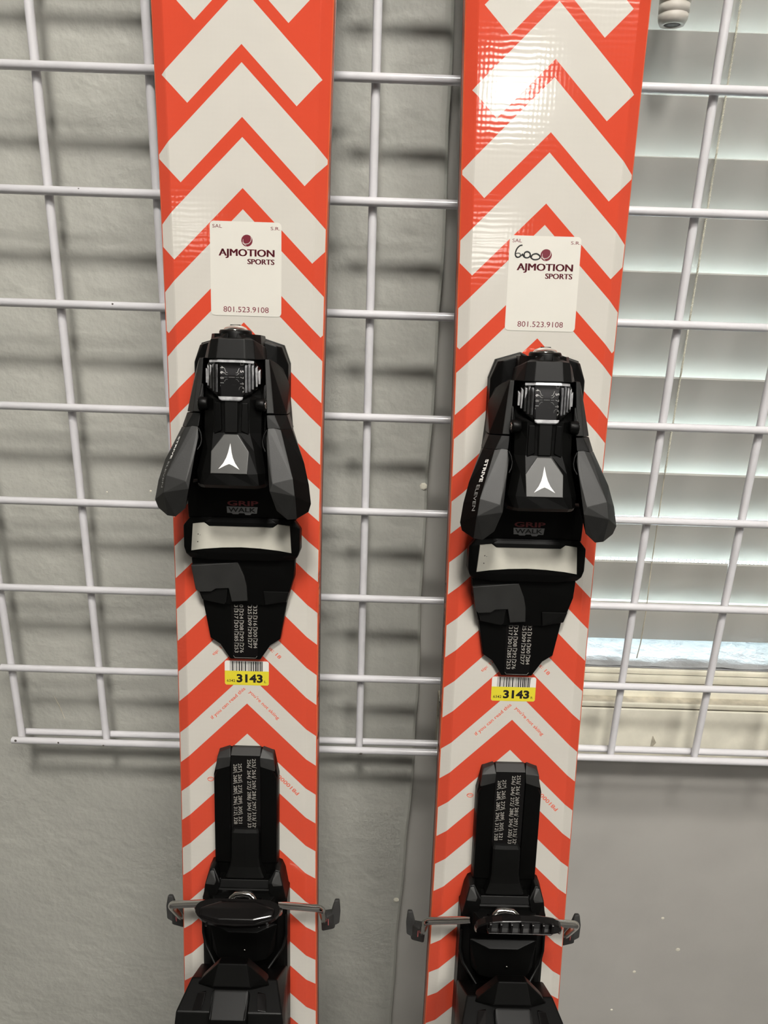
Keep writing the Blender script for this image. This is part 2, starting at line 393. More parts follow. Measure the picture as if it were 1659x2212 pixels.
m.lathe([(6.2, 3), (6.0, 0.2), (8.6, 0), (10.2, 3), (10.6, 6.5), (10.0, 6.8), (10.0, 7.4), (10.7, 7.8), (10.9, 12.8), (10.2, 13.1), (10.2, 13.7), (11.0, 14.1), (11.0, 19.4), (10.3, 19.7), (10.3, 20.3), (11.0, 20.7), (11.0, 27), (10.3, 27.3), (10.3, 28), (10.9, 28.4), (9.5, 58), (4, 66), (1.2, 68), (1.2, 70)], (214.5, 66, 284 + Z), (0, 0, 1), 36)
bpart(m.build('tassel', 'tassel_plastic'))
bpart(MB().lathe([(0.2, 0.6), (6.05, 0.6), (6.05, 1.0), (0.2, 1.0)], (214.5, 66, 284 + Z), (0, 0, 1), 24).build('tassel_hole', 'chip'))
bpart(MB().tube([(214.5, 66, 353 + Z), (214.5, 72, 560 + Z), (214.5, 95, 715 + Z)], 1.1, 8).build('pull_cord', 'cord_cotton'))

# ------------------------------------------------------------------ gridwall panel
S, WR = 76.2, 3.1
grid = empty('gridwall_panel', (0.305, 0.0, (-303 + Z) * MM)); gl_ = grid.location
tag(grid, 'white enamelled wire grid panel hung on the wall behind the skis', 'wire grid')
def gpart(o): o.parent = grid; o.matrix_parent_inverse = Matrix.Translation(-gl_); return o
ZB = -302.5; XG0, XG1 = -304.8, -304.8 + 12 * S + 0.0
hz = MB().tube([(XG0 - 6, 0, 0), (XG0 - 5.4, 0, 0), (XG1 + 5.4, 0, 0), (XG1 + 6, 0, 0)], [2.4, WR, WR, 2.4], 14).build('horizontal_wire', 'wire_enamel')
rows_z = [(3 - r) * S for r in range(-7, 7)] + [ZB]
for i, z in enumerate(rows_z):
    o = hz if i == 0 else hz.copy()
    if i: C.objects.link(o)
    o.location = (0, -WR * MM, (z + Z) * MM); gpart(o)
o = hz.copy(); C.objects.link(o); o.location = (0.004, 3 * WR * MM, (ZB + 0.5 + Z) * MM); gpart(o); 
o.name = 'rear_wire'
vt = MB().tube([(0, 0, ZB - 2), (0, 0, rows_z[0] + 5)], WR, 14).build('vertical_wire', 'wire_enamel')
for c in range(13):
    o = vt if c == 0 else vt.copy()
    if c: C.objects.link(o)
    o.location = ((XG0 + c * S) * MM, WR * MM, Z * MM); gpart(o)
for x, y1 in ((XG0 + 1.5 * S, WP), (XG0 + 4.2 * S, WP), (XG0 + 11.5 * S, WW)):   # stand-off brackets high up on the panel
    for zz in (660, 620):
        m = MB(); wb(m, x - 12, x + 12, -8, y1 - 0.2, zz - 2, zz + 2, 0.5); wb(m, x - 12, x + 12, -8, -6.5, zz - 2, zz + 14, 0.4); wb(m, x - 18, x + 18, y1 - 2.2, y1 - 0.2, zz - 24, zz + 24, 0.4)
        gpart(m.build('wall_bracket', 'wire_enamel'))
m = MB()                       # chipped enamel spots
for x, y, z, r in ((-306, -6.0, ZB + 1.5, 1.2), (-309, -5.6, ZB, 1.4), (-268, -6.1, ZB + 0.8, 0.9), (-228, -6.1, ZB - 0.6, 0.9), (2, -6.0, ZB - 1, 1.4), (-204, -5.6, 153.6, 1.0), (-187, -5.7, 77.4, 1.0)):
    m.lathe([(r * 0.3, 0), (r, 0.1), (r * 0.4, 0.25)], (x, y, z + Z), (0, -1, 0.2), 6, False)
tag(gpart(m.build('enamel_chips', 'chip')), kind='stuff')

# ------------------------------------------------------------------ skis
HW0, RAD, BEV, DROP = 47.9, 36000.0, 6.0, 3.4
VT, VB = 905.0, -886.0
def half(v):
    h = HW0 + v * v / RAD
    if v > 770: h *= math.sqrt(max(0.0, 1 - ((v - 770) / (VT - 770 + 0.5)) ** 2.2))
    if v < -840: h *= 1 - 0.12 * ((-840 - v) / 46) ** 2
    return max(h, 1.5)
def camber(v): return ((v - 690) / 215.0) ** 2 * 62 if v > 690 else 0.0
VS = [VB, -875, -860, -840] + [-820 + 20 * i for i in range(80)] + [780, 800, 820, 840, 855, 868, 880, 890, 898, VT]
VS = sorted(set(v for v in VS if VB <= v <= VT))

def ski(which, O, u, v, n, uoff, voff, label, dtoe, ped_c, ped_tilt, side, letter):
    t = empty('ski', (0, 0, 0))
    org = Vector(O) * MM + Vector(u) * (uoff * MM) - Vector(v) * (voff * MM) + Vector((0, 0, ZOFF))
    Mx = Matrix(((u[0], v[0], n[0]), (u[1], v[1], n[1]), (u[2], v[2], n[2]))).to_4x4(); Mx.translation = org
    t.matrix_world = Mx
    tag(t, label, 'ski', 'pair of chevron skis leaning on the gridwall')
    m = MB(); rows = []
    for s in VS:
        h = half(s); b = min(BEV, h * 0.6); c = camber(s)
        rows.append([(-h, s, c - DROP), (-(h - b), s, c - 0.35), (-(h - b) + 1.0, s, c), (h - b - 1.0, s, c), (h - b, s, c - 0.35), (h, s, c - DROP)])
    m.grid(rows); m.build('topsheet', 'chevron_topsheet', t)
    for sd in (-1, 1):
        m = MB(); m.grid([[(sd * half(s), s, camber(s) - DROP), (sd * (half(s) + 0.7), s, camber(s) - DROP - 0.7), (sd * (half(s) + 0.9), s, camber(s) - 14.0)] for s in VS])
        sw = m.build('sidewall', 'sidewall_orange', t)
        m = MB(); m.grid([[(sd * (half(s) + 0.9), s, camber(s) - 14.0), (sd * (half(s) + 1.2), s, camber(s) - 14.1), (sd * (half(s) + 1.2), s, camber(s) - 16.4), (sd * (half(s) - 1.0), s, camber(s) - 16.5)] for s in VS])
        m.build('steel_edge', 'steel_edge', t)
        if sd == side:          # lettering along the inward sidewall
            m = MB(); h = half(40) + 1.15
            m.text('SKI CO.', (sd * h, 66 if sd > 0 else 32, -5.5 if sd > 0 else -12.5), (0, -1 if sd > 0 else 1, 0), (0, 0, 1), 34, 7, 0.02)
            m.text('equipment', (sd * h, 26 if sd > 0 else -18, -12.5), (0, -1 if sd > 0 else 1, 0), (0, 0, 1), 44, 7, 0.02)
            for vv in (-28, -60): m.hull([(sd * (half(vv) + 0.7), vv, -DROP - 1), (sd * (half(vv) + 1.15), vv + 1.2, -DROP - 1), (sd * (half(vv) + 0.7), vv + 1.4, -13), (sd * (half(vv) + 1.15), vv + 3, -13)], 0)
            tag(m.build('sidewall_lettering', 'ink_black', sw), kind='stuff')
    m = MB(); m.grid([[(-(half(s) - 1.0), s, camber(s) - 16.5), (half(s) - 1.0, s, camber(s) - 16.5)] for s in VS]); m.build('running_base', 'base_black', t)
    # print on the top sheet
    W = 0.07; a = math.sqrt(0.5)
    for s_, o_, ex_, ey_, l_, h_ in (('if you can read this', (-23.6, -44.4, W), (a, a, 0), (-a, a, 0), 33.0, 3.3), ("you're not skiing", (0.6, -23.2, W), (a, -a, 0), (a, a, 0), 28.5, 3.3),
            ('tip: 128', (-22.0, 3.0, W), (a, a, 0), (-a, a, 0), 13, 2.8), ('radius: 18', (8.5, 16.0, W), (a, -a, 0), (a, a, 0), 19.5, 2.6), ('P81000000', (37.0, -99.0, W), (-a, a, 0), (-a, -a, 0), 26.0, 2.9)):
        MB().text(s_, o_, ex_, ey_, l_, h_, 0.015).build('topsheet_lettering', 'orange_print', t)
    m = MB()
    m.tube([(-26.2 + 2.2 * math.cos(i * math.tau / 12), -89.8 + 1.5 * math.sin(i * math.tau / 12), 0.0) for i in range(12)], 0.3, 4, closed=True)
    m.hull([(-28.2, -89.6, 0), (-24.2, -90.4, 0), (-28.2, -89.2, W), (-24.2, -90, W)], 0)
    m.build('printed_mark', 'orange_print', t)
    MB().hull([(-2, -66.2, 0), (0, -64.4, 0), (2, -66.2, 0), (0, -65.2, W), (0, -64.4, W)], 0).build('printed_mark', 'orange_print', t)
    stickers(t, which, letter)
    toe(t, dtoe)
    heel(t, ped_c, ped_tilt)
    return t

def stickers(t, which, letter):
    x0, x1, y0, y1 = (-20.2, 23.4, 229.5, 285.0) if which == 'L' else (-20.6, 22.7, 230.0, 285.7)
    st = MB().prism(rrect(x0, x1, y0, y1, 2.4), 0.02, 0.22).build('price_sticker', 'sticker_paper', t)
    tag(st, 'white rounded price sticker with maroon print')
    W = 0.27; X = lambda p: x0 + (p - 180) / 18.43 + 0.2; Y = lambda q: y1 - (q - 190) / 19.24
    ex, ey = (1, 0, 0), (0, 1, 0)
    for s_, x_, y_, l_, h_, b_ in (('SAL', 206, 266, 5.8, 2.05, 0.012), ('S.R.', 860, 276, 5.7, 1.9, 0.012), ('AJMOTION', 276, 602, 33.8, 5.5, 0.03), ('SPORTS', 599, 664, 16.3, 3.1, 0.022), ('801.523.9108', 318, 1216, 28.1, 3.3, 0.0)):
        m = MB(); k_ = b_ * 9
        for q_ in ((0.0,) if b_ < 0.015 else (-k_, -k_ / 2, 0.0, k_ / 2, k_)): m.text(s_, (X(x_) + q_, Y(y_), W), ex, ey, l_, h_, 0.0)
        m.build('sticker_lettering', 'maroon_print', st)
    cx, cy, r = X(592), Y(400), 3.45
    m = MB(); m.prism([(cx + r * math.cos(i * math.tau / 32), cy + r * math.sin(i * math.tau / 32)) for i in range(32)], 0.22, W)
    m.build('ball_logo', 'maroon_print', st)
    m = MB()
    for pts in ([(2.35, 2.45), (2.75, 1.2), (2.4, -0.3), (1.1, -1.7), (-0.6, -2.1), (-2.1, -1.8), (-3.0, -1.0)], [(-2.3, 0.9), (-2.4, -0.6), (-1.5, -2.2), (-0.2, -3.2)]):
        m.tube([(cx + a, cy + b, W) for a, b in pts], [0.08] + [0.2] * (len(pts) - 2) + [0.08], 6)
    tag(m.build('ball_seams', 'sticker_paper', st), kind='stuff')
    if which == 'R':
        m = MB(); gx = lambda p: x0 + (p - 620) / 18.0; gy = lambda q: y1 - (q - 148) / 19.0
        def pen(pts, rr=0.42):
            P_ = [Vector((gx(p), gy(q), W)) for p, q in pts]; P_ = [P_[0]] + P_ + [P_[-1]]; o_ = []
            for a0, a1, a2, a3 in zip(P_, P_[1:], P_[2:], P_[3:]):
                for k in range(5):
                    q = k / 5; o_.append(0.5 * (2 * a1 + (a2 - a0) * q + (2 * a0 - 5 * a1 + 4 * a2 - a3) * q * q + (3 * a1 - a0 - 3 * a2 + a3) * q ** 3))
            m.tube(o_ + [P_[-1]], rr, 6)
        pen([(760, 252), (735, 258), (708, 285), (692, 325), (690, 362), (708, 384), (732, 382), (752, 366), (770, 352)])
        pen([(690, 350), (715, 340), (740, 345), (742, 368)], 0.25)
        pen([(765, 345), (780, 372), (805, 388), (835, 384), (852, 362), (845, 335), (820, 322), (795, 330), (785, 352), (790, 375)])
        pen([(852, 352), (862, 385), (890, 405), (930, 404), (958, 388), (955, 362), (925, 343), (893, 346), (870, 362), (866, 385)])
        m.build('handwritten_600', 'ink_black', st)
    bx0, bx1, by0, by1 = (-15.1, 15.2, -17.4, 0.3) if which == 'L' else (-15.5, 14.7, -17.2, 0.5)
    lb = MB().prism(rrect(bx0, bx1, by0, by1, 1.5), 0.02, 0.18).build('barcode_label', 'label_white', t)
    tag(lb, 'small yellow and white barcode label')
    m = MB(); ysplit = by1 - 7.3
    m.prism([p for p in rrect(bx0, bx1, by0, by1, 1.5) if p[1] < ysplit] + [(bx1, ysplit), (bx0, ysplit)][:0] if False else
            [(bx0, ysplit), (bx0, by0 + 1.5), (bx0 + 0.44, by0 + 0.44), (bx0 + 1.5, by0), (bx1 - 1.5, by0), (bx1 - 0.44, by0 + 0.44), (bx1, by0 + 1.5), (bx1, ysplit)], 0.18, 0.2)
    m.build('yellow_band', 'label_yellow', lb)
    m = MB(); x = bx0 + 3.7; rnd = random.Random(3)
    while x < bx0 + 26.3:
        wd = rnd.choice((0.28, 0.28, 0.55, 0.8)); m.box(x, x + wd, by1 - 7.3, by1 - 0.3, 0.18, 0.22); x += wd + rnd.choice((0.32, 0.32, 0.6))
    tag(m.build('barcode', 'ink_black', lb), kind='stuff')
    for s_, x_, y_, l_, h_, b_ in (('6342', 1.4, 2.1, 5.7, 2.0, 0.01), ('3143', 8.1, 1.9, 18.0, 6.2, 0.04), (letter, 27.2, 1.9, 1.4, 1.8, 0.01)):
        MB().text(s_, (bx0 + x_, by0 + y_, 0.24), ex, ey, l_, h_, b_).build('label_lettering', 'ink_black', lb)

def scale_text(m, col, u0, v0, pitch, w, h, ln, style):
    v = v0
    for k, s in enumerate(col):
        l = ln * len(s) / 3.0
        m.text(s, (u0, v, w), (0, -1, 0), (1, 0, 0), l, h, 0.0)
        if style == 'bracket':      # a tick before every figure
            m.box(u0 - 0.2, u0 + h + 0.3, v + 0.75, v + 1.05, w - 0.05, w)
            m.box(u0 + h, u0 + h + 0.3, v - 0.3, v + 1.05, w - 0.05, w)
        elif style == 'slash' and k < len(col) - 1:
            m.hull([(u0 - 0.6, v - l - 1.6, w), (u0 - 0.3, v - l - 1.3, w), (u0 + h + 0.4, v - l - 0.4, w), (u0 + h + 0.7, v - l - 0.1, w), (u0, v - l - 1, w - 0.05)], 0)
        elif style == 'back' and k < len(col) - 1:
            m.hull([(u0 - 0.6, v - l - 0.1, w), (u0 - 0.3, v - l - 0.4, w), (u0 + h + 0.4, v - l - 1.3, w), (u0 + h + 0.7, v - l - 1.6, w), (u0, v - l - 1, w - 0.05)], 0)
        v -= pitch

def toe(t, d):
    """Toe piece: a fixed track on the ski, and a carriage that slides on it (shifted by d)."""
    outl = [(10.2, 3.4), (16.9, 13.8), (23.6, 18.4), (24.2, 22), (28.0, 44), (29.6, 60), (29.6, 201.3), (25.7, 212.4), (10.5, 217.0), (4, 214)]
    outl = outl + [(-x, y) for x, y in reversed(outl)]
    tr = MB().prism(outl, -0.2, 4.6, 1.0).build('toe_track', 'black_plastic', t)
    tag(tr, 'black toe track printed with a sole length scale')
    for sx in (-1, 1):            # raised cheeks at the front of the track
        m = MB()
        P = [(10.5, 217, 0), (25.7, 212.4, 0), (29.6, 201.3, 0), (29.6, 176, 0), (29.2, 176, 9), (29.2, 200.5, 9), (25.2, 211, 10), (22.5, 211.5, 13), (23, 185, 14), (12, 214.6, 14.5), (14, 190, 16), (14, 176, 0)]
        m.hull([(sx * a, b, c) for a, b, c in P], 0.7)
        m.build('track_cheek', 'black_plastic', tr)
    m = MB(); m.prism([(-8.5, 5.4), (8.5, 5.4), (9.2, 44), (-9.2, 44)], 4.2, 4.75, 0.15); m.build('scale_strip', 'gloss_black', tr)
    m = MB(); w = 4.85
    scale_text(m, ['333', '317', '301', '285', '253'], -7.1, 46.4, 8.05, w, 2.5, 5.9, 'bracket')
    scale_text(m, ['340', '324', '308', '292', '276'], -3.6, 46.4, 8.05, w, 2.5, 5.9, 'bracket')
    scale_text(m, ['325', '309', '293', '277'], 2.0, 41.8, 8.05, w, 2.5, 5.9, 'bracket')
    scale_text(m, ['332', '316', '300', '284'], 5.6, 41.8, 8.05, w, 2.5, 5.9, 'bracket')
    m.tube([(-8, 6, w), (-7, 4.6, w), (7, 4.6, w), (8, 6, w)], 0.12, 4)
    tag(m.build('scale_figures', 'scale_print', tr), kind='stuff')
    # ---- carriage root: the housing body
    dv = -d
    def B(mb, name, mt, parent):
        o = mb.build(name, mt, parent); return o
    prof = [  # v, centre w, (flat edge), (facet), (side), (foot)
        (216, 33, (7.0, 33), (11.5, 30), (14.5, 24), (14.5, 7)),
        (201.6, 36.5, (7.4, 36.5), (12.3, 33.5), (16.2, 27), (17, 7)),
        (190, 37.0, (7.5, 37.0), (12.6, 34.5), (16.4, 29), (18, 7)),
        (181, 38.0, (6.6, 38.0), (11.5, 36.5), (16.8, 33), (18.6, 7)),
        (178.6, 40.6, (5.6, 40.6), (10.6, 39.6), (16.8, 34), (19, 7)),
        (168, 40.9, (5.0, 40.9), (10.2, 40.2), (16.8, 36), (19, 7)),
        (159, 41.6, (4.4, 41.6), (10.8, 41.0), (16.8, 37), (19, 7)),
        (149, 45.2, (10.8, 45.2), (13.6, 43.4), (17.6, 39), (19, 8)),
        (136, 50.0, (10.8, 50.0), (16.2, 47.6), (20.2, 43), (20, 9)),
        (129.4, 51.0, (14.5, 50.4), (17.2, 48.4), (19.8, 43.4), (20, 11)),
        (127.2, 48.0, (14.5, 47.5), (17.2, 45.6), (19.8, 41), (20, 12)),
        (130, 36.0, (13.5, 36), (16, 35), (19, 33), (20, 12)),
        (131, 12.0, (13.5, 12), (16, 12), (19, 12), (20, 12))]
    m = MB(); rows = []
    for v, w0, a, b, c, f in prof:
        h = [a, b, c, f]; rows.append([(-x, v + dv, z) for x, z in reversed(h)] + [(0, v + dv, w0)] + [(x, v + dv, z) for x, z in h])
    V = m.grid(rows); m.bm.faces.new(V[0][::-1])
    body = B(m, 'toe_housing', 'black_plastic', t); tag(body, 'faceted black toe piece with clear setting window')
    # centre spine between window and logo plate
    B(MB().hull(sym([(4.6, 178.6 + dv, 40.4), (4.2, 159 + dv, 41.5), (3.6, 178 + dv, 41.6), (3.4, 159.4 + dv, 42.7)]), 0.3), 'spine', 'mid_black', body)
    for sx in (-1, 1):
        B(MB().hull([(sx * a, b + dv, c) for a, b, c in ((6.0, 177, 40.2), (9.8, 177, 39.6), (5.4, 160, 41.2), (10.2, 158, 40.9), (6.4, 176.5, 41.0), (9.6, 176.5, 40.6), (5.8, 160.5, 42.2), (9.9, 158.5, 41.9))], 0.3), 'ridge', 'black_plastic', body)
    # cap over the spring barrel, its screw
    cap = MB().hull(sym([(7.5, 213, 38.9), (8.3, 201.6, 41.6), (12.4, 212.6, 36.2), (13.8, 201.6, 38.6), (16.0, 210, 27.5), (17.6, 201.6, 30), (16.4, 209, 16), (17.6, 201.6, 18), (8, 215, 30), (8, 201.8, 20)]), 0.45)
    cap.bm.transform(Matrix.Translation((0, dv, 0)))
    B(cap, 'front_cap', 'mid_black', body)
    m = MB(); m.lathe([(9.6, -8), (9.6, 3.2), (9.0, 4.2), (7.8, 4.4), (7.6, 3.6)], (0, 214.2 + dv, 25.5), (0, 1, 0.05), 28)
    for sx in (-1, 1): m.hull([(sx * a, b + dv, c) for a, b, c in ((2.4, 212, 37.8), (7.2, 212, 37), (2.6, 217.2, 34), (7.4, 217, 30.5), (3, 212, 33), (7, 212, 30))], 0.3)
    B(m, 'spring_collar', 'black_plastic', body)
    m = MB(); m.lathe([(7.4, 3.2), (7.3, 4.2), (6.2, 5.6), (3.6, 6.8), (0.2, 7.2)], (0, 214.2 + dv, 25.5), (0, 1, 0.05), 28)
    B(m, 'adjusting_screw', 'chrome', body)
    m = MB(); m.box(-3.0, 3.0, 220.6 + dv, 221.5 + dv, 25.4, 26.6)
    B(m, 'screw_slot', 'black_plastic', body)
    # setting window
    B(MB().hull([(x, v + dv, w) for x, v, w in ((-7.2, 200.6, 36.7), (7.2, 200.6, 36.7), (-7.2, 182, 38.2), (7.2, 182, 38.2), (-5.8, 179.6, 39.2), (5.8, 179.6, 39.2), (-7.2, 200.6, 37.4), (7.2, 200.6, 37.4), (-7.2, 182, 38.9), (7.2, 182, 38.9), (-5.8, 179.6, 40), (5.8, 179.6, 40))], 0), 'setting_dial', 'ink_black', body)
    lens = []
    for x, v, w in ((7.8, 201.2, 40.2), (13.2, 200.6, 37.4), (16.6, 196, 32.6), (17.0, 189, 32.8), (15.4, 184.5, 35.2), (7.0, 179.0, 42.0), (5.8, 177.6, 42.2), (8.0, 184.0, 42.2), (12.8, 184.0, 39.0), (8.0, 196, 41.6)):
        lens.append((x, v + dv, w)); lens.append((x * 0.97, v + dv, w - 2.6))
    B(MB().hull(sym(lens), 0.35), 'window_lens', 'clear_plastic', body)
    for sx in (-1, 1):
        for x, w, v1, v2 in ((8.6, 38.6, 198.5, 182.5), (10.4, 38.0, 199.5, 183), (12.2, 37.0, 199, 184.5), (14.0, 35.4, 198, 186), (15.4, 33.6, 196, 187.5)):
            B(MB().hull([(sx * (x + q * k), v + dv, w + h_) for v, h_ in ((v1, 0.0), (v2, 0.9)) for q, k in ((-1, 0.75), (1, 0.75))] + [(sx * (x + q * 0.5), v + dv, w + 1.7 - q * 0.25) for v in (v1 - 1.5, v2) for q in (-1, 1)], 0.15), 'lens_rib', 'rib_plastic', body)
    B(MB().hull(sym([(7.4, 201.3 + dv, 40.6), (7.6, 199.6 + dv, 41.1), (13, 200.8 + dv, 37.9), (13, 199.2 + dv, 38.3), (7.4, 200.5 + dv, 39.4), (12.8, 200 + dv, 36.8)]), 0.2), 'lens_top_rim', 'rib_plastic', body)
    B(MB().hull(sym([(5.6, 179.0 + dv, 42.2), (7.4, 180.2 + dv, 42.3), (5.2, 177.6 + dv, 42.3), (6.8, 178.4 + dv, 42.1), (5.6, 178.4 + dv, 41.4), (5.6, 178.3 + dv, 42.8)]), 0.2), 'lens_bottom_rim', 'rib_plastic', body)
    m = MB()
    def dial(s, u, v, l): m.text(s, (u, v + dv, 37.95 + (200.6 - v) * 0.084), (0, -1, 0.06), (1, 0, 0), l, 2.1, 0.01)
    for s, v in (('4', 197.4), ('6', 194.4), ('8', 191.3), ('10', 188.0)): dial(s, -6.6, v, 1.25 * len(s))
    for s, v in (('3', 199.2), ('5', 195.2), ('7', 191.6), ('9', 188.2), ('11', 185.4)): dial(s, 4.9, v, 1.25 * len(s))
    dial('0377', -1.6, 186.4, 4.2); dial('IC031', 0.6, 186.8, 4.6)
    for sx in (-1, 1):
        for k in range(4):
            v0 = 196.4 - 2.6 * k; v1 = v0 - (2.6 - 1.3 * k); ww = lambda v: 37.9 + (200.6 - v) * 0.084
            m.tube([(sx * 4.3, v0 + dv, ww(v0)), (sx * 3.3, v1 + dv, ww(v1)), (sx * 2.4, v1 + dv, ww(v1))], 0.11, 4)
    m.tube([(-1.8, 191.2 + dv, 38.75), (1.8, 191.2 + dv, 38.75)], 0.16, 4)
    m.tube([(5.85 + 1.5 * math.cos(i * math.tau / 14), 184.2 + dv + 1.9 * math.sin(i * math.tau / 14), 39.4) for i in range(14)], 0.09, 4, closed=True)
    tag(B(m, 'dial_figures', 'white_print', body), kind='stuff')
    # logo plate with arrow
    sl = lambda v: 42.2 + (158.2 - v) * 0.363
    out = [(4.1, 158.2), (11.0, 148.6), (10.6, 136.2)]; out = out + [(-x, y) for x, y in reversed(out)]
    B(MB().prism([(x, y + dv) for x, y in out], lambda x, y: sl(y - dv) - 1.0, lambda x, y: sl(y - dv) + 0.5, 0.35), 'logo_plate', 'grey_plate', body)
    arr = [(0, 153.3), (1.0, 148.2), (1.9, 145.2), (3.4, 142.2), (6.1, 138.7), (2.0, 140.9), (0, 141.7)]
    arr = arr + [(-x, y) for x, y in reversed(arr[1:-1])]
    B(MB().prism([(x, y + dv) for x, y in arr], lambda x, y: sl(y - dv) + 0.5, lambda x, y: sl(y - dv) + 0.62), 'arrow_logo', 'white_print', body)
    # side rails, arm joints, wings, pins: mirrored
    for sx in (-1, 1):
        f = lambda P: [(sx * a, b + dv, c) for a, b, c in P]
        rail = B(MB().hull(f([(18, 202, 31), (20.6, 202, 30), (19.4, 170.2, 34.9), (24.2, 170.2, 33.7), (30.2, 169.6, 23.8), (30, 187, 9), (30.2, 170, 6), (18, 202, 7), (18, 170, 7), (26.5, 196.5, 12), (24, 199.5, 20)]), 0.4), 'side_rail', 'black_plastic', body)
        MB().hull(f([(18.3, 201.6, 31.4), (20.6, 201.6, 30.6), (19.8, 170.6, 35.5), (23.9, 170.6, 34.5), (18.3, 201.6, 30), (20.6, 201.6, 29), (19.8, 170.6, 34), (23.9, 170.6, 33)]), 0.3).build('rail_cap', 'soft_black', body)
        B(MB().hull(f([(19.5, 169.6, 34.9), (24.2, 169.6, 33.8), (30.3, 169.1, 23.7), (20.4, 161.8, 36.9), (28.0, 161.6, 35.9), (33.4, 160.6, 24.2), (19.5, 169.5, 9), (30, 169, 9), (20.4, 162.4, 9), (33, 161, 12)]), 0.35), 'arm_joint', 'mid_black', body)
        m = MB()
        m.hull(f([(20.6, 161.9, 37.2), (24.5, 162.2, 36.8), (28.2, 161.4, 36.0), (33.6, 160.4, 24.2), (19.8, 156, 39.0), (20.9, 149, 42.2), (25.2, 131, 49.8), (23.6, 126.5, 50.0), (37, 134, 48.4), (38.4, 124, 50.4), (46.9, 117.6, 39), (45.2, 129, 36.5), (42.0, 141, 32.5),
                  (45.4, 112.4, 38), (38.6, 108.8, 43), (33.4, 108.4, 44), (27, 114, 45), (21, 160, 12), (33, 160, 14), (26, 128, 30), (44, 116, 27), (35, 109.4, 30)]), 0.8)
        if sx < 0: wing_bvh = BVHTree.FromBMesh(m.bm)
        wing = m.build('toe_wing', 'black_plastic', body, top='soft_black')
        B(MB().lathe([(0.5, -4.4), (3.5, -4.4), (3.9, -3.6), (3.9, 0.6), (3.4, 1.2), (0.5, 1.2)], (sx * 18.6, 175.6 + dv, 38.6), (sx, 0, 0.12), 20), 'wing_pin', 'black_plastic', body)
        B(MB().lathe([(0.3, 1.1), (2.3, 1.15), (2.3, 1.5), (1.5, 1.55), (0.3, 1.3)], (sx * 18.6, 175.6 + dv, 38.6), (sx, 0, 0.12), 16), 'pin_end', 'chrome', body)
        B(MB().hull(f([(17.8, 187, 33), (19.2, 187.5, 32.6), (16.8, 177.5, 37.6), (19.4, 178, 38.6), (17, 176, 34), (19.4, 172, 36)]), 0.4), 'pin_lug', 'black_plastic', body)
        # curved seam lip where the wing swings
        B(MB().tube(f([(20.2, 161.0, 37.6), (18.6, 158, 38.6), (18.0, 154.5, 39.6), (18.4, 151.5, 40.6), (20.0, 148.6, 42.2)]), 0.55, 8), 'seam_lip', 'black_plastic', body)
    # wing lettering on the left wing of each binding, laid onto its sloping outer face
    p0, p1, p2 = Vector((-28.2, 161.4 + dv, 36)), Vector((-37, 134 + dv, 48.4)), Vector((-43.0, 138 + dv, 33.4))
    fn = (p1 - p0).cross(p2 - p0).normalized()
    if fn.x > 0: fn = -fn
    ed = (p1 - p0).normalized(); upv = ed.cross(fn).normalized()
    if upv.z < 0: upv = -upv
    o = p0 + ed * 6.0 - upv * 5.2 + fn * 4
    for s_, st_, l_, h_, b_, nm, mt in (('STRIVE', 0.0, 14.6, 2.9, 0.03, 'wing_name_bold', 'white_print'), ('ELEVEN', 16.4, 15.8, 2.8, 0.0, 'wing_name_light', 'grey_print')):
        m = MB(); m.text(s_, o + ed * st_ - upv * (0.06 * st_), ed, upv, l_, h_, b_)
        for v_ in m.bm.verts:
            hit = wing_bvh.ray_cast(v_.co, -fn)
            if hit[0] is not None: v_.co = hit[0] + fn * 0.12
        B(m, nm, mt, body)
    MB().hull([(x, y + dv, z) for x, y, z in sym([(29.5, 186, 4), (31, 150, 4), (35, 122, 4), (22, 186, 16), (29, 150, 22), (30, 128, 24), (35, 122, 10), (18, 130, 34), (18, 180, 26)])], 0.5).build('carriage_base', 'black_plastic', body)
    # boot floor with printed plate
    fl = MB().hull(sym([(35.5, 124, 10.4), (34.5, 101, 10.8), (35.5, 124, 4), (34.5, 100, 4), (30, 133, 12), (28, 102, 12.2), (28, 128, 12.2)]), 0.5)
    fl.bm.transform(Matrix.Translation((0, dv, 0)))
    fl = B(fl, 'boot_floor', 'black_plastic', body)
    m = MB(); m.text('GRIP', (-9.2, 109.8 + dv, 12.35), (1, 0, 0), (0, 1, 0), 19.8, 3.3, 0.03); B(m, 'grip_lettering', 'red_print', body)
    m = MB(); m.prism([(x, y + dv) for x, y in ((-9.6, 109.2), (-9.4, 105.0), (-6.6, 105.0), (-5.6, 104.3), (-2.2, 104.3), (-1.6, 105), (1.6, 105), (2.4, 104.0), (5.4, 104.0), (6.4, 105), (9.6, 105), (10.2, 109.2))], 11.9, 12.4); B(m, 'walk_plate', 'plate_print', body)
    m = MB(); m.text('WALK', (-8.6, 105.7 + dv, 12.5), (1, 0, 0), (0, 1, 0), 17.6, 2.9, 0.02); B(m, 'walk_lettering', 'ink_black', body)
    # anti-friction plate
    fr = MB().hull(sym([(37.4, 96.5, 13.2), (37.4, 82, 13.2), (36.2, 77.5, 12.6), (33.4, 101.4, 12.4), (33.8, 74.6, 11), (32, 102.6, 4), (34, 73.5, 3.5), (38, 95, 6), (38, 82, 6), (20, 102.5, 14.6), (20, 73.6, 12.5), (22, 100, 15.2), (30, 79, 15)]), 0.8)
    fr.bm.transform(Matrix.Translation((0, dv, 0)))
    fr = B(fr, 'sliding_plate', 'black_plastic', t); tag(fr, 'black sliding plate holding a pale pad')
    top = [(-30.8, 97.9), (-23.5, 99.0), (-20.5, 96.8), (-10, 97.4), (0, 97.7), (10, 97.4), (20.5, 96.8), (23.5, 99.0), (31.0, 97.9)]
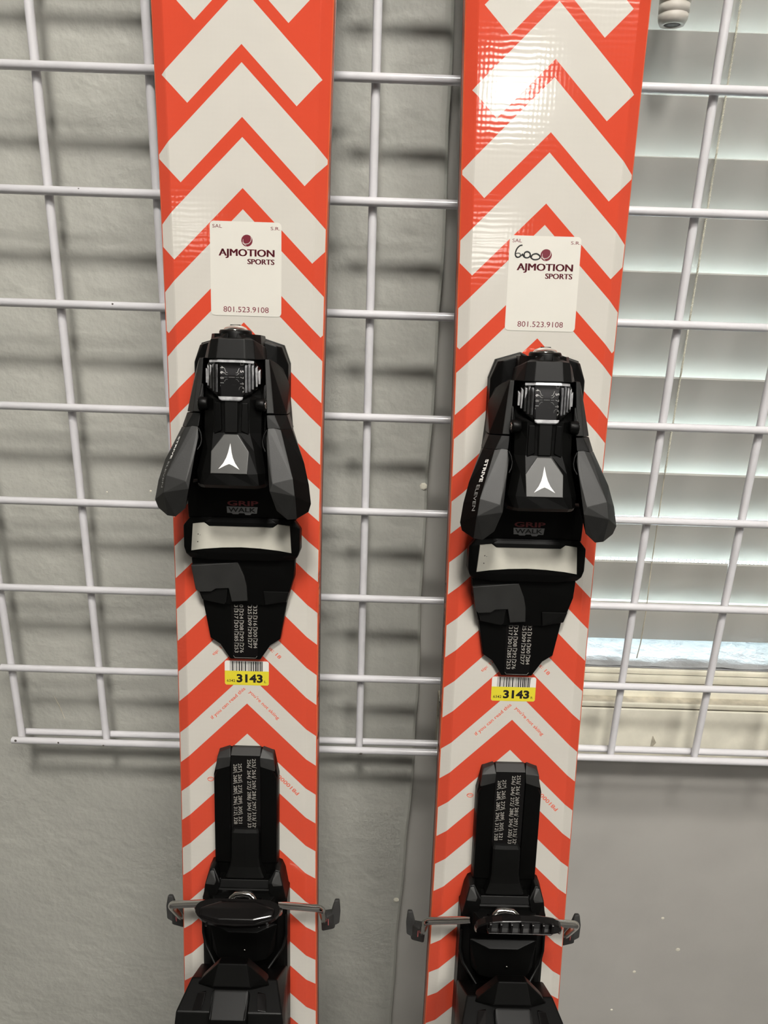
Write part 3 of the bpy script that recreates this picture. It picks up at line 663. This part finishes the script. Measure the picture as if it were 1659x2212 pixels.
    bot = [(32.2, 80.2), (24, 81.6), (12, 82.8), (0, 83.3), (-12, 82.8), (-24, 81.6), (-32.2, 80.2)]
    B(MB().prism([(x, y + dv) for x, y in top + bot], 12.5, lambda x, y: 15.9 - (x / 32) ** 2 * 0.6, 0.3), 'friction_pad', 'pad_white', fr)
    m = MB()
    for x, y in ((-27.4, 91.2), (-26.2, 90.7), (-25.2, 90.9), (-27.8, 86.2)): m.lathe([(0.1, 0), (0.45, 0.05), (0.1, 0.12)], (x, y + dv, 15.4), (0, 0, 1), 6, False)
    tag(B(m, 'pad_scuffs', 'chip', fr), kind='stuff')
    B(MB().hull(sym([(19.8, 97 + dv, 16.2), (22.8, 99.6 + dv, 15.8), (19, 101.8 + dv, 14.8), (21, 97.2 + dv, 14), (22, 102 + dv, 13)]), 0.3), 'pad_clip', 'black_plastic', fr)
    # lower bracket on the track, with a cover tab on one side only
    lo = MB(); lo.hull(sym([(34, 75, 3), (33.6, 62, 3), (33.8, 74, 8.5), (33, 62, 8.5), (29.6, 50, 7.4), (28.4, 43.6, 3), (28, 44.4, 6), (14, 41.6, 6.6), (14, 41, 3), (12, 74, 9)]), 0.5)
    lo.bm.transform(Matrix.Translation((0, dv, 0)))
    lob = B(lo, 'toe_bracket', 'black_plastic', t)
    for sx, P in ((1, ((13.2, 52, 7.6), (14.4, 41.8, 7), (28.4, 44.4, 6.4), (30.2, 52, 8), (13.2, 52, 9), (14.2, 42.4, 8.4), (28, 45, 7.8), (29.8, 52, 9))),):
        B(MB().hull([(a, b + dv, c) for a, b, c in P], 0.3), 'bracket_lug', 'mid_black', lob)
    P = [(-33.6, 69.2), (-3.4, 71.6), (0.6, 62), (2.2, 55), (2.6, 45.2), (-7.6, 44.6), (-9.6, 53.8), (-18, 53.4), (-21, 51.4), (-28.8, 51.2), (-31, 53)]
    B(MB().prism([(x, y + dv) for x, y in P], 6.0, lambda x, y: 9.6 - x * 0.06, 0.5), 'cover_tab', 'soft_black', lob)
    P = [(-28.6, 50.4), (-21.4, 50.6), (-18.2, 52.6), (-10.4, 53.0), (-11.6, 43.4), (-13.2, 42.2), (-26.5, 44.8)]
    B(MB().prism([(x, y + dv) for x, y in P], 5.0, 8.8, 0.4), 'bracket_lug', 'mid_black', lob)

def heel(t, pc, tilt):
    m = MB()
    m.hull(sym([(19.4, -65.4, 0), (22.8, -82, 0), (22.8, -190, 0), (12, -63.5, 0), (19.0, -67, 5.5), (22.4, -82, 6.6), (22.4, -190, 6.6), (11, -66, 5.2)]), 0.6)
    for sx in (-1, 1):
        m.hull([(sx * a, b, c) for a, b, c in ((10.6, -70, 5), (22.4, -82.5, 5), (22.4, -150, 5), (10.4, -150, 5), (10.8, -72, 8.4), (19.6, -78, 8.4), (21.8, -84, 7.9), (21.8, -150, 7.9), (10.6, -150, 8.4))], 0.4)
    tr = m.build('heel_track', 'black_plastic', t); tag(tr, 'black heel track printed with a sole length scale')
    for sx in (-1, 1):
        MB().hull([(sx * a, b, c) for a, b, c in ((11.6, -62.4, 0.5), (19.2, -65.3, 0.5), (11.2, -63, 4), (18.6, -66, 4.5), (10.2, -67.2, 8.6), (19.8, -69, 7.6), (10.6, -74, 9.2), (20.6, -77.5, 8.8), (10.4, -70, 2), (20.6, -77, 2))], 0.4).build('track_lug', 'soft_black', tr)
    MB().hull(sym([(10.3, -66.6, 7.6), (10.0, -62.8, 2.6), (10.3, -66.8, 3), (10, -63, 0)]), 0.3).build('track_ramp', 'soft_black', tr)
    MB().prism([(-10.2, -67.2), (10.2, -67.2), (10.2, -126), (-10.2, -126)], 6.0, 7.2).build('scale_strip', 'gloss_black', tr)
    m = MB(); w = 7.32; K = dict(pitch=8.25, w=w, h=2.5, ln=5.4)
    scale_text(m, ['253', '261', '269', '281', '297', '313', '329'], 4.6, -69.0, style='back', **K)
    scale_text(m, ['256', '264', '272', '288', '304', '320', '336'], 1.2, -69.6, style='back', **K)
    scale_text(m, ['257', '265', '273', '289', '305', '321'], -5.2, -72.8, style='slash', **K)
    scale_text(m, ['260', '268', '280', '296', '312', '328'], -8.5, -73.4, style='slash', **K)
    tag(m.build('scale_figures', 'scale_print', tr), kind='stuff')
    # ---- heel carriage
    m = MB()
    m.hull(sym([(22, -160, 0), (30.4, -172, 0), (30.6, -190, 0), (31.2, -300, 0), (22.6, -160, 12), (26.4, -166, 16.5), (30.2, -174, 14), (30.2, -190, 14.2), (31.0, -300, 12), (24, -186, 19), (24, -300, 19)]), 0.7)
    for sx in (-1, 1):
        m.hull([(sx * a, b, c) for a, b, c in ((21.6, -150.6, 0), (25.2, -152.6, 0), (27.4, -158, 0), (30.4, -172, 2), (20.6, -150.8, 7), (21.6, -151.4, 13.2), (24.6, -151.8, 13.4), (27.6, -161.4, 17), (16.8, -159, 17.6), (18, -166, 19), (29.6, -174, 15), (22, -176, 19))], 0.6)
    hc = m.build('heel_housing', 'black_plastic', t); tag(hc, 'black heel piece with chrome loop and lever')
    for sx in (-1, 1):
        MB().hull([(sx * a, b, c) for a, b, c in ((21.8, -152.6, 14.0), (24.6, -152.8, 14.2), (27.2, -161.0, 17.6), (20.6, -161.0, 18.4), (19.6, -158.6, 17.8), (22, -153, 12), (26, -160.6, 14))], 0.35).build('side_pad', 'soft_black', hc)
    rows = []
    for v, hw_, w in ((-122.6, 8.6, 9.2), (-124, 9.6, 11.6), (-130, 9.6, 12.0), (-143, 9.6, 12.6), (-150, 10.6, 13.0), (-154, 12.0, 13.8), (-157.6, 13.6, 14.6), (-158.4, 13.8, 12.0)):
        rows.append([(-hw_ - 0.3, v, 6.5), (-hw_, v, w - 0.8), (-hw_ + 1.2, v, w), (0, v, w + 0.3), (hw_ - 1.2, v, w), (hw_, v, w - 0.8), (hw_ + 0.3, v, 6.5)])
    m = MB(); V = m.grid(rows); m.bm.faces.new(V[0]); m.build('adjusting_tongue', 'mid_black', hc, recalc=True)
    m = MB()
    m.hull(sym([(17, -158.6, 15), (17.4, -163.4, 17.6), (8.6, -163.8, 17.4), (16.6, -158.8, 8), (17, -164, 10), (10, -158.6, 14.6)]), 0.4)
    m.hull(sym([(8.6, -162, 16.6), (8.2, -168, 13.6), (8.6, -162, 8), (8.2, -168, 8)]), 0.4)
    m.build('cross_bar', 'black_plastic', hc)
    # chrome loop
    pth = [(-9.6, -175, 23.4), (-8.8, -171, 23.4), (-7.4, -167.6, 22.0), (-4.8, -166.0, 20.8), (0, -165.6, 20.6), (4.8, -166.0, 20.8), (7.4, -167.6, 22.0), (8.8, -171, 23.4), (9.6, -175, 23.4)]
    MB().tube(pth, 2.5, 14).build('wire_loop', 'chrome', hc)
    # heel tower rising towards the room, with raised lever
    m = MB()
    m.hull(sym([(28.6, -204.4, 52.4), (30.4, -208, 60), (34.6, -213, 71), (36, -226, 72), (31, -300, 40), (31, -226, 18), (31, -300, 12), (22, -204.6, 53), (27, -214, 40)]), 0.9)
    m.hull(sym([(9.4, -187.4, 58.4), (12.2, -201.6, 62.6), (19.5, -199, 57), (9, -190, 50), (14, -202, 46), (22, -207, 46), (24, -206, 56)]), 0.8)
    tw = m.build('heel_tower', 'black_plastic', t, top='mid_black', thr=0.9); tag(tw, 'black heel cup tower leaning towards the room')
    MB().hull(sym([(12.0, -202.4, 63.2), (12.4, -212, 76), (12.8, -226, 80), (13, -300, 60), (10.4, -203, 64.4), (10.8, -212, 77.2), (11, -226, 81), (11, -300, 50)]), 0.6).build('lever', 'black_plastic', tw)
    for sx in (-1, 1):
        MB().hull([(sx * a, b, c) for a, b, c in ((17, -206, 62.2), (22.5, -207, 61.6), (18, -211, 70.6), (24, -212, 70.4), (17, -206.4, 60.6), (24, -212, 68.6))], 0.3).build('tower_recess', 'gloss_black', tw)
        MB().tube([(sx * 29.6, -186, 15.5), (sx * 29.8, -202, 15.6), (sx * 27.5, -211, 18), (sx * 19, -221, 25), (sx * 16, -224, 30)], 1.1, 8).build('housing_rib', 'mid_black', hc)
    MB().hull(sym([(24, -190, 19.6), (17, -214, 26), (22, -212, 20), (10, -194, 24), (10, -214, 28), (20, -190, 18)]), 0.5).build('heel_ramp', 'black_plastic', hc)
    MB().lathe([(0.3, 0), (0.9, 0.1), (0.3, 0.3)], (2, -205, 27.8), (0, 0.4, 0.9), 8).build('screw_glint', 'chrome', hc)
    # ---- brake: bent wire arms, plastic tips and the foot pedal
    br = MB().hull(sym([(20, -168, 16), (24, -168, 16), (20, -180, 16), (24, -180, 16), (18, -170, 24), (18, -178, 24)]), 0.5).build('brake_mount', 'black_plastic', t)
    tag(br, 'ski brake with chrome wire arms')
    for sx in (-1, 1):
        c0, c1 = Vector((sx * 24, -172.6, 22)), Vector((sx * 54.6, -184.2, 10.8)); c2 = Vector((sx * 55.0, -223, -20.5))
        pth = [c0, c0.lerp(c1, 0.5), c0.lerp(c1, 0.86)]
        a, b = c0.lerp(c1, 0.88), c1.lerp(c2, 0.16)
        for k in range(1, 6):
            q = k / 6; pth.append(a.lerp(c1, q).lerp(c1.lerp(b, q), q))
        pth += [b, c1.lerp(c2, 0.5), c2]
        MB().tube(pth, 2.55, 14).build('brake_arm', 'chrome', br)
        f = lambda P: [(sx * p, q, r) for p, q, r in P]
        m = MB()
        m.hull(f([(52.5, -211, -12), (57.5, -211, -12), (53, -227, -16), (63, -226, -18), (53, -227, -25), (63.5, -225, -26), (52.6, -213, -22), (62, -212.5, -18), (62, -213, -24), (57, -210.5, -15)]), 1.0)
        m.hull(f([(60, -224, -17), (66.5, -221, -18), (67.2, -211, -19), (66.0, -202.5, -20), (62.2, -202.5, -20), (60, -213, -18), (60, -224, -24), (66, -219, -25), (66, -203.5, -23.5), (62.6, -203.5, -23.5), (60, -213, -24)]), 0.8)
        m.build('brake_tip', 'dark_grey_rubber', br)
        MB().hull(f([(57.8, -213, -12.2), (58.4, -213, -12.2), (57.8, -220, -14.2), (58.4, -220, -14.2), (57.8, -214, -15), (58.4, -219, -16)]), 0.15).build('tip_mark', 'pink_plastic', br)
    ped = MB()
    out = []
    for k in range(24):
        a = k * math.tau / 24; x = 28.5 * abs(math.cos(a)) ** 0.62 * (1 if math.cos(a) >= 0 else -1); y = 8.6 * abs(math.sin(a)) ** 0.95 * (1 if math.sin(a) >= 0 else -1)
        out.append((x, y - (x / 28.5) ** 2 * 2.0))
    ped.prism(out, -3.2, 1.2, 0.8)
    for x in (-20, -13, -6, 1, 8, 15, 21):
        ped.hull([(x - 0.9, -1, 0.8), (x + 0.9, -1, 0.8), (x - 0.9, 7.6, 0.8), (x + 0.9, 7.6, 0.8), (x - 0.7, 0, 4.6), (x + 0.7, 0, 4.6), (x - 0.7, 7.2, 2.6), (x + 0.7, 7.2, 2.6)], 0.25)
    ped.hull(sym([(25.5, -2.5, -3), (25.0, 3.5, -3), (24.5, -1.8, -5.2), (23.5, 2.8, -5.0), (12, -7.6, -3), (11, -6, -4.6), (12, 7.4, -3), (11, 5.6, -5.4)]), 0.7)
    ped.hull([(-22, -2.5, 0.8), (22, -2.5, 0.8), (-22, 0.2, 0.8), (22, 0.2, 0.8), (-21, -2, 4.4), (21, -2, 4.4), (-21, 0, 4.8), (21, 0, 4.8)], 0.3)
    Rm = Matrix.Rotation(tilt, 4, 'X'); T = Matrix.Translation(pc)
    ped.bm.transform(T @ Rm); ped.build('brake_pedal', 'gloss_black', br)
    for sx in (-1, 1):
        e0 = T @ Rm @ Vector((sx * 27.5, -3, -1)); e1 = T @ Rm @ Vector((sx * 24, -6, -4 if tilt < 1.5 else 3))
        MB().tube([(sx * 15, -172.5, 21.5), (sx * 18 + pc[0] * 0.5, -170, 30), e1, e0 + Vector((sx * 0.5, -2, 0)), e0], 2.2, 10).build('pedal_wire', 'chrome', br)
        MB().hull([(sx * 7, -173, 20), (sx * 13, -173, 20), (sx * 7, -169, 20), (sx * 13, -169, 20)] + [tuple(T @ Rm @ Vector((sx * x, y, -2.8 if tilt < 1.5 else 0.8))) for x in (6, 13) for y in (-5, 2)], 0.4).build('pedal_strut', 'black_plastic', br)

def axes(th, ph):
    v = Vector((math.sin(ph) * math.cos(th), math.sin(th), math.cos(ph) * math.cos(th)))
    u = Vector((math.cos(ph), 0, -math.sin(ph))); n = u.cross(v)
    return u, v, n
uL, vL, nL = axes(math.radians(7.1), math.radians(-0.17))
uR, vR, nR = axes(0.12183, -0.0072)
ski('L', (-74.74, -113.8, -150), uL, vL, nL, -1.4, 0.0, 'orange and cream chevron ski on the left, with an unmarked price sticker',
    -1.4, (0.6, -163, 43), math.radians(118), 1, 'L')
ski('R', (107.23, -118.27, -150), uR, vR, nR, 0.5, 3.37, 'orange and cream chevron ski by the window, 600 handwritten on its sticker',
    1.6, (5.0, -158, 44), math.radians(24), -1, 'R')
